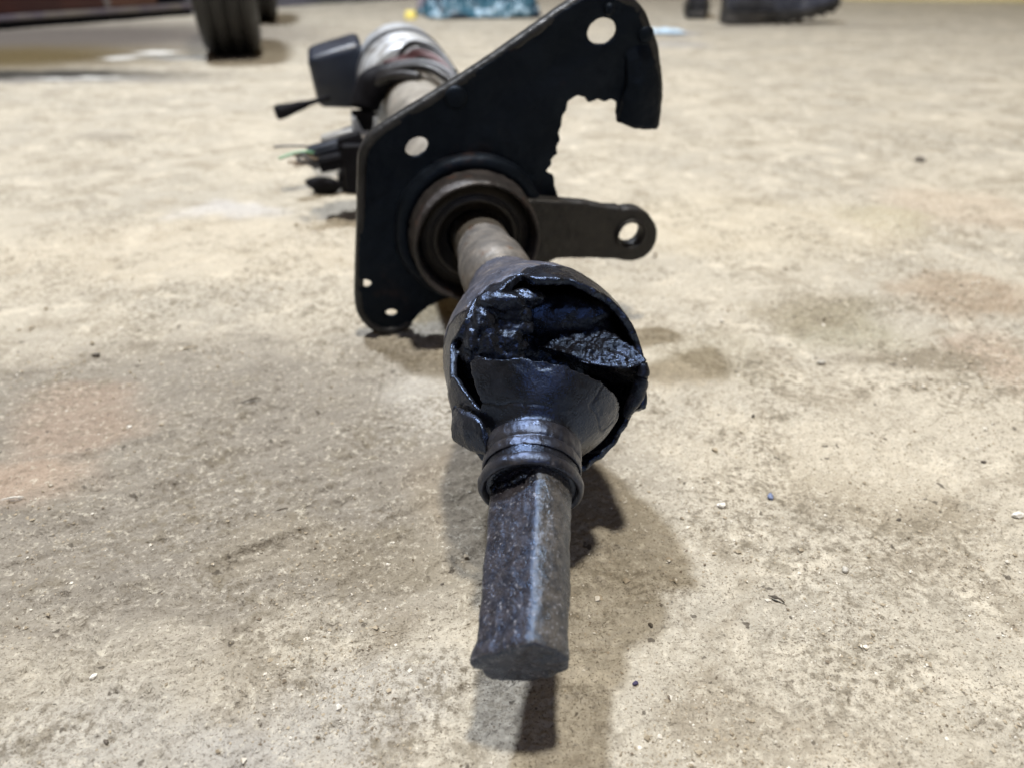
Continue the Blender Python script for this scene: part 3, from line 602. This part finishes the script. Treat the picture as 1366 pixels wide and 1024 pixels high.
# connector plugs and cut wires
ccs = [((446, 202, .65), (.021, .010, .0085), 'plastic', 4), ((452, 186, .66), (.014, .008, .006), 'greyplast', 3), ((455, 213, .64), (.018, .009, .006), 'dullblack', 2), ((470, 196, .635), (.010, .007, .010), 'dullblack', 5), ((462, 178, .665), (.012, .007, .004), 'wire_grey', 6)]
for (p, hf, mt, ro) in ccs:
    a = nrm(np.array([1, .15, 0.12 + .03 * ro])); e1, e2 = frame(a); me = bevbox('plug', at(*p), (a, e1, e2), hf, .0015); cn = obj('connector_plug', me, M[mt], root)
    for k in (-1, 1):
        me = bevbox('rib', at(*p) - e1 * hf[1] * 1.0 + e2 * hf[2] * .45 * k, (a, e1, e2), (hf[0] * .92, .0012, .0012), .0004); obj('plug_rib', me, M[mt], cn)
for pts, mt, r in [([(428, 208, .645), (410, 203, .635), (392, 205, .63), (372, 212, .625)], 'wire_green', .0012), ([(430, 214, .64), (412, 212, .632), (400, 216, .628), (384, 217, .625)], 'wire_brown', .0012),
                   ([(432, 216, .64), (415, 213, .632), (404, 219, .628), (392, 220, .625)], 'wire_brown', .0013), ([(430, 204, .65), (410, 196, .64), (390, 195, .635), (365, 196, .63)], 'wire_grey', .0009), ([(440, 212, .64), (424, 218, .634), (414, 214, .63), (402, 206, .63)], 'wire_black', .0016), ([(436, 218, .636), (420, 222, .63), (410, 218, .626), (396, 214, .622)], 'wire_black', .0014), ([(430, 206, .646), (414, 208, .638), (404, 204, .634), (392, 208, .63)], 'wire_brown', .0013), ([(434, 200, .65), (420, 200, .642), (408, 207, .636), (396, 211, .63)], 'wire_black', .0012)]:
    me = mesh_np('wire', *tube_pts(spline([at(*p) for p in pts], 20), r, 8)); obj('cut_wire', me, M[mt], root)
# loom over the top of the housing
for pts, mt, r in [([(498, 106, .640), (515, 92, .632), (545, 85, .625), (575, 86, .618), (597, 97, .612), (612, 116, .606)], 'wire_grey', .0032), ([(502, 108, .636), (520, 95, .628), (548, 89, .622), (580, 93, .615), (606, 112, .608)], 'wire_grey', .0028),
                   ([(532, 80, .645), (538, 66, .643), (552, 58, .640), (572, 62, .634), (590, 74, .626), (608, 98, .616)], 'wire_black', .0024), ([(512, 86, .642), (540, 77, .638), (558, 70, .634), (580, 77, .626), (604, 98, .616)], 'wire_red', .0024),
                   ([(520, 84, .640), (545, 80, .636), (565, 75, .630), (588, 86, .622), (606, 104, .614)], 'wire_red', .0020), ([(498, 116, .640), (506, 100, .634), (520, 97, .628), (535, 100, .624)], 'wire_black', .0034),
                   ([(494, 122, .640), (504, 104, .630), (530, 93, .622), (566, 90, .614), (600, 108, .606), (618, 128, .60)], 'wire_black', .0030), ([(488, 140, .645), (496, 118, .636), (516, 104, .626), (540, 101, .618), (560, 104, .612)], 'wire_black', .0040), ([(540, 78, .642), (556, 66, .638), (578, 70, .630), (600, 90, .618), (614, 112, .608)], 'wire_black', .0016)]:
    me = mesh_np('loom', *tube_pts(spline([at(*p) for p in pts], 30), r, 10)); obj('loom_wire', me, M[mt], root)
# foot the far end rests on
me = remesh(mesh_np('foot', *join(blob(ground(432, 247, .008), .010, 3, .3, 3, (1.8, 1, .9)), blob(ground(470, 238, .012), .012, 5, .3, 3, (1.2, 1, 1.4)), box(at(478, 222, .64), (h1, ca, h2), (.012, .01, .02)))), 0.0012, 2); obj('lower_bracket', me, M['dullblack'], root)

# ------------------------------------------------------------------ things in the background
def wheel(px0, px1, py, R, label, yaw):
    c0 = ground((px0 + px1) / 2, py); zc = (c0 - CAM).dot(F_); w = (px1 - px0) / FPX * zc; c = c0 + np.array([0, R * 0.25, R - 0.004])
    r = thing('car_wheel', (c0[0], c0[1] + R * .25, 0), label, 'wheel', 'tyres at the back of the garage')
    a = np.array([math.cos(yaw), math.sin(yaw), 0]); h = w / 2
    pr = [(-h * .80, R * .62), (-h * .98, R * .74), (-h, R * .84), (-h * .93, R * .94), (-h * .80, R * .985), (-h * .72, R)]
    gr = []
    for g in (-.45, 0, .45):
        gr += [(h * g - h * .09, R * 1.003), (h * g - h * .07, R * .975), (h * g + h * .07, R * .975), (h * g + h * .09, R * 1.003)]
    pr = pr + gr + [(-s, q) for s, q in pr[::-1]]; pr += [(h * .7, R * .6), (-h * .7, R * .6)]
    obj('tyre', mesh_np('tyre', *lathe(c, a, pr, 96, cap=False, close=True), smooth=False), M['tyre'], r)
    obj('rim', mesh_np('rim', *lathe(c, a, [(-h * .72, R * .615), (-h * .66, R * .57), (-h * .2, R * .52), (-h * .1, R * .2), (0, R * .1), (h * .2, R * .5), (h * .66, R * .57), (h * .72, R * .615)], 48)), M['trim'], r)
    return r
wheel(262, 339, 75, 0.27, 'black treaded tyre standing nearest on the floor at the top left', math.radians(17))
wheel(300, 364, 31, 0.27, 'black tyre half hidden behind the nearer treaded tyre', math.radians(17))

a0 = ground(0, 41); a1 = ground(252, 21); dd = nrm(a1 - a0); nb = np.array([-dd[1], dd[0], 0]); Z3 = np.array([0, 0, 1.0])
pan = thing('metal_panel', tuple((a0 + a1) / 2), 'dark maroon low metal body panel at the top left edge', 'panel')
ln = np.linalg.norm(a1 - a0)
def pbox(s0, s1, z0, z1, t0, t1, mat, nm):
    c = a0 + dd * (s0 + s1) / 2 + nb * (t0 + t1) / 2 + Z3 * (z0 + z1) / 2
    obj(nm, bevbox(nm, c, (dd, nb, Z3), ((s1 - s0) / 2, (t1 - t0) / 2, (z1 - z0) / 2), .004), mat, pan)
pbox(-0.8, ln + .02, -0.004, 0.022, 0.0, 0.10, M['dullblack'], 'shadow_gap_strip')  # shadow gap under the panel, modelled as a black strip
pbox(-0.8, ln + .02, 0.024, 0.040, -0.012, 0.08, M['trim'], 'lower_trim')
pbox(-0.8, ln * .52, 0.042, 0.42, 0.0, 0.08, M['maroon'], 'side_panel')
pbox(ln * .525, ln * .55, 0.042, 0.42, -0.006, 0.08, M['trim'], 'seam_strip')
pbox(ln * .555, ln * .82, 0.042, 0.42, 0.0, 0.08, M['rustbrown'], 'side_panel')
pbox(ln * .825, ln + .02, 0.042, 0.42, 0.03, 0.08, M['dullblack'], 'side_panel')

# crumpled packaging
def crumple(name, px, py, w, d, h, mat, label, cat, seed, yaw=0.0, n=80):
    c = ground(px, py); c = c + np.array([0, d / 2, 0])
    u, v = np.meshgrid(np.linspace(-1, 1, n), np.linspace(-1, 1, n)); u = u.ravel(); v = v.ravel()
    e = np.clip(1 - np.maximum(np.abs(u), np.abs(v)) ** 3, 0, 1)
    f = np.abs(fbm2(u + seed, v, 1.9, 5, seed, .6)); z = h * e * (0.25 + 1.0 * f) + 0.006
    jx = 0.12 * fbm2(u, v + seed, 1.5, 3, seed + 5)
    V = np.stack([c[0] + (u + jx) * w / 2 * math.cos(yaw) - v * d / 2 * math.sin(yaw), c[1] + (u * w / 2) * math.sin(yaw) + (v + jx) * d / 2 * math.cos(yaw), z], 1)
    me = mesh_np(name, V, grid_faces(n, n, False), smooth=False); me = bake(me, [('SOLIDIFY', dict(thickness=0.0015))])
    o = obj(name, me, mat); return tag(o, label, cat)
crumple('plastic_bag', 640, 26, .42, .26, .17, M['bluefilm'], 'crumpled blue printed plastic bag on the floor far behind', 'bag', 3, .2)
crumple('plastic_wrapper', 668, 24, .13, .06, .10, M['whitefilm'], 'shiny white plastic wrapper lying against the blue bag', 'wrapper', 8, .1)
crumple('paper_wrapper', 572, 20, .10, .08, .10, M['greyfilm'], 'grey crumpled paper left of the blue bag', 'wrapper', 12)
crumple('plastic_film', 888, 47, .11, .10, .006, M['whitefilm'], 'flat pale blue plastic film beside the black boots', 'film', 15)
g = ground(548, 26); V, Fc = lathe(g, (0, 0, 1), [(0, .020), (.003, .021), (.024, .019), (.027, .016), (.028, .006)], 24); tag(obj('bottle_cap', mesh_np('bottle_cap', V, Fc), M['yellow']), 'small yellow plastic cap left of the crumpled packaging', 'cap')

# work boots: sole, heel, upper
def boot(px, py, length, yaw, label, h=0.20, toe_up=0.0):
    g = ground(px, py); r = thing('work_boot', tuple(g), label, 'boot', 'pair of black boots'); fx = np.array([math.cos(yaw), math.sin(yaw), 0]); fy = np.array([-fx[1], fx[0], 0])
    half = [(0, .024), (.06, .031), (.15, .033), (.3, .031), (.42, .030), (.55, .036), (.7, .042), (.82, .041), (.92, .032), (.98, .018), (1.0, .006)]
    xs, ws = zip(*half); st = np.linspace(0, 1, 50)
    def lift(t): return toe_up * max(0, (t - .45) / .55) ** 1.6 * length + 0.004
    rings = []
    for t in st:
        w = np.interp(t, xs, ws) * length / .3; z0 = lift(t) + (0.0 if t < .28 else 0.008); c = g + fx * (t * length)
        rings.append(np.array([c - fy * w + Z3 * z0, c - fy * w * .5 + Z3 * z0, c + fy * w * .5 + Z3 * z0, c + fy * w + Z3 * z0, c + fy * w * 1.02 + Z3 * (lift(t) + .026), c - fy * w * 1.02 + Z3 * (lift(t) + .026)]))
    me = mesh_np('sole', *loft(rings)); so = obj('sole', bake(me, [('BEVEL', dict(width=.002, segments=2))]), M['sole'], r)
    for t in np.linspace(.34, .9, 7):
        c = g + fx * t * length + Z3 * (lift(t) + .006); w = np.interp(t, xs, ws) * length / .3
        obj('tread_lug', mesh_np('lug', *box(c, (fx, fy, Z3), (.008, w * .96, .006)), smooth=False), M['sole'], so)
    rings = []
    top = [(0, .20), (.06, .21), (.2, .20), (.32, .16), (.42, .105), (.55, .085), (.7, .072), (.85, .064), (.94, .052), (.99, .034), (1, .028)]
    tx, tz = zip(*top)
    for t in st:
        w = np.interp(t, xs, ws) * length / .3 * .97; zt = np.interp(t, tx, tz) * h / .2 + lift(t); z0 = lift(t) + .022; c = g + fx * (t * length * .985 + .002); ring = []
        for k in range(20):
            a = math.pi * k / 19; ring.append(c + fy * w * math.cos(a) * (1 if abs(math.cos(a)) < .7 else 1) + Z3 * (z0 + (zt - z0) * math.sin(a) ** .6))
        rings.append(np.array(ring))
    me = mesh_np('upper', *loft(rings)); rough_up(me, ((.004, 22, 3, 4), (.0015, 70, 2, 2))); obj('upper', me, M['leather'], r)
    rings = [(g + fx * .004 + fx * length * .0 + Z3 * (.03))]
    L = [g + fx * (t * length) + fy * s * (np.interp(t, xs, ws) * length / .3 + .001) + Z3 * (lift(t) + .030) for s, tt in ((-1, st), (1, st[::-1])) for t in tt]
    obj('welt', mesh_np('welt', *tube_pts(L, .0035, 6)), M['sole'], r)
    return r
boot(964, 33, .40, math.radians(10), 'black leather boot with its toe raised pointing right', toe_up=.10)
boot(928, 27, .34, math.radians(78), 'black boot seen from behind, left of the raised-toe boot')

# ------------------------------------------------------------------ loose stones, splinters and grit on the floor
def stone_mat(name, c):
    t = NT(name); col = t.mix(t.mapr(t.noise(700, 3), .35, .65), c, tuple(x * .7 for x in c)); return t.done(col, .75, t.bump(t.noise(1200, 3), .5, .0006))
SM = {'white': stone_mat('white_stone', (.74, .72, .68)), 'grey': stone_mat('grey_stone', (.46, .44, .40)), 'dark': stone_mat('dark_stone', (.10, .085, .07)), 'blue': stone_mat('blue_grit', (.16, .20, .33)), 'purple': stone_mat('purple_grit', (.05, .04, .10)), 'tan': stone_mat('tan_stone', (.42, .36, .27))}
peb = [(125, 902, 9, 'white', 'white chip on the floor near the lower left corner'), (452, 945, 8, 'white', 'white crumb on the floor left of the shaft end'), (963, 672, 9, 'white', 'white pebble right of the rubber boot shadow'),
       (1028, 662, 8, 'blue', 'pale blue grit fragment right of the white pebble'), (848, 909, 7, 'purple', 'dark purple bead on the floor right of the shaft end'), (1358, 687, 11, 'white', 'white stone at the right edge of the photograph'),
       (1096, 484, 8, 'grey', 'elongated grey pebble in the scuffed print on the right'), (954, 597, 7, 'tan', 'tan pebble right of the torn rubber boot'), (127, 474, 8, 'dark', 'dark crumb on the floor at the far left middle'),
       (172, 567, 5, 'white', 'tiny white chip on the reddish patch at the left'), (1005, 553, 5, 'dark', 'dark crumb right of the torn boot'), (1312, 616, 5, 'dark', 'dark crumb above the white stone at right'),
       (1200, 690, 5, 'dark', 'dark speck of stone left of the white edge stone'), (1128, 757, 8, 'grey', 'grey crumb in the lower right dirt'), (868, 832, 6, 'dark', 'dark flake right of the shaft middle'),
       (216, 567, 5, 'tan', 'tan chip on the left floor'), (140, 985, 6, 'dark', 'dark crumb at the bottom left'), (1227, 215, 9, 'dark', 'dark crumb far right behind the arm'), (590, 775, 4, 'dark', 'dark crumb left of the D shaped shaft')]
for k, (px, py, s, c, lb) in enumerate(peb):
    g = ground(px, py); zc = (g - CAM).dot(F_); r = s / FPX * zc * .55
    V, Fc = blob((0, 0, 0), r, k + 3, .35, 2, (1.25, .9, .75)); a = random.uniform(0, 3); Rm = np.array([[math.cos(a), -math.sin(a), 0], [math.sin(a), math.cos(a), 0], [0, 0, 1]])
    V = V @ Rm.T + np.array([g[0], g[1], fh(g) + r * .45]); tag(obj('pebble', mesh_np('pebble', V, Fc, smooth=False), SM[c]), lb, 'pebble', 'loose stones on the floor')
for (px, py, lpx, ang, lb) in [(1036, 797, 22, -35, 'short dark wood splinter on the lower right floor'), (335, 536, 26, 35, 'dark curled splinter on the left floor'), (252, 465, 24, 30, 'thin pale splinter left of the dark one'), (376, 680, 16, 25, 'dark splinter on the trowel smear at left'), (20, 671, 26, 14, 'white sliver at the left edge of the floor'), (1077, 211, 16, 0, 'dark chip far right of the hooked tab')]:
    g = ground(px, py); zc = (g - CAM).dot(F_); l = lpx / FPX * zc; a = math.radians(ang); d3 = np.array([math.cos(a), math.sin(a), 0])
    L = spline([g - d3 * l / 2 + Z3 * (fh(g) + .0008), g + np.array([.0006, -.0006, fh(g) + .0016]), g + d3 * l / 2 + Z3 * (fh(g) + .0006)], 10)
    me = mesh_np('splinter', *tube_pts(L, [(.00015 + .00034 * math.sin(math.pi * (k + .5) / 10)) * random.uniform(.6, 1.5) for k in range(10)], 6), smooth=False)
    tag(obj('wood_splinter', me, SM['white' if 'white' in lb else 'tan' if 'pale' in lb else 'dark']), lb, 'splinter', 'splinters on the floor')

def grit():
    V = []; Fs = []; k = 0; N = 9000
    base = np.array([(1, 0, 0), (-1, 0, 0), (0, 1, 0), (0, -1, 0), (0, 0, 1), (0, 0, -1)], float); tri = [(0, 2, 4), (2, 1, 4), (1, 3, 4), (3, 0, 4), (2, 0, 5), (1, 2, 5), (3, 1, 5), (0, 3, 5)]
    px = rng.uniform(-60, 1430, N * 4); py = rng.uniform(300, 1060, N * 4)
    G = np.array([ground(a, b) for a, b in zip(px, py)]); dens = np.clip(fbm2(G[:, 0], G[:, 1], 16, 4, 5) * 1.1 + .12, .04, 1) + .5 * np.exp(-(((px - 420) / 220) ** 2 + ((py - 710) / 60) ** 2)) + .5 * np.exp(-(((px - 1140) / 120) ** 2 + ((py - 670) / 60) ** 2))
    G = G[rng.uniform(0, 1, len(G)) < dens][:N]; hz = floor_height(G[:, 0], G[:, 1])
    for g, h in zip(G, hz):
        r = min(.0018, .00022 * math.exp(rng.normal(0, .6)) + .0001) * (1 + .8 * (g[1] > .35)); b = base * rng.uniform(.5, 1.3, (6, 1)); b[:, 2] *= .7; a = rng.uniform(0, 6.28)
        b = np.stack([b[:, 0] * math.cos(a) - b[:, 1] * math.sin(a), b[:, 0] * math.sin(a) + b[:, 1] * math.cos(a), b[:, 2]], 1) * r
        V.append(b + np.array([g[0], g[1], h + r * .35])); Fs += [tuple(i + k for i in f) for f in tri]; k += 6
    t = NT('mixed_grit'); c = t.noise(160, 2); col = t.mix(t.mapr(c, .38, .46), (.17, .14, .105), (.36, .31, .235)); col = t.mix(t.mapr(t.noise(230, 1), .58, .6), col, (.66, .63, .57))
    o = obj('grit', mesh_np('grit', np.vstack(V), Fs, smooth=False), t.done(col, .85)); o['kind'] = 'stuff'; o['label'] = 'fine grit and crumbs scattered over the concrete'; o['category'] = 'grit'
grit()
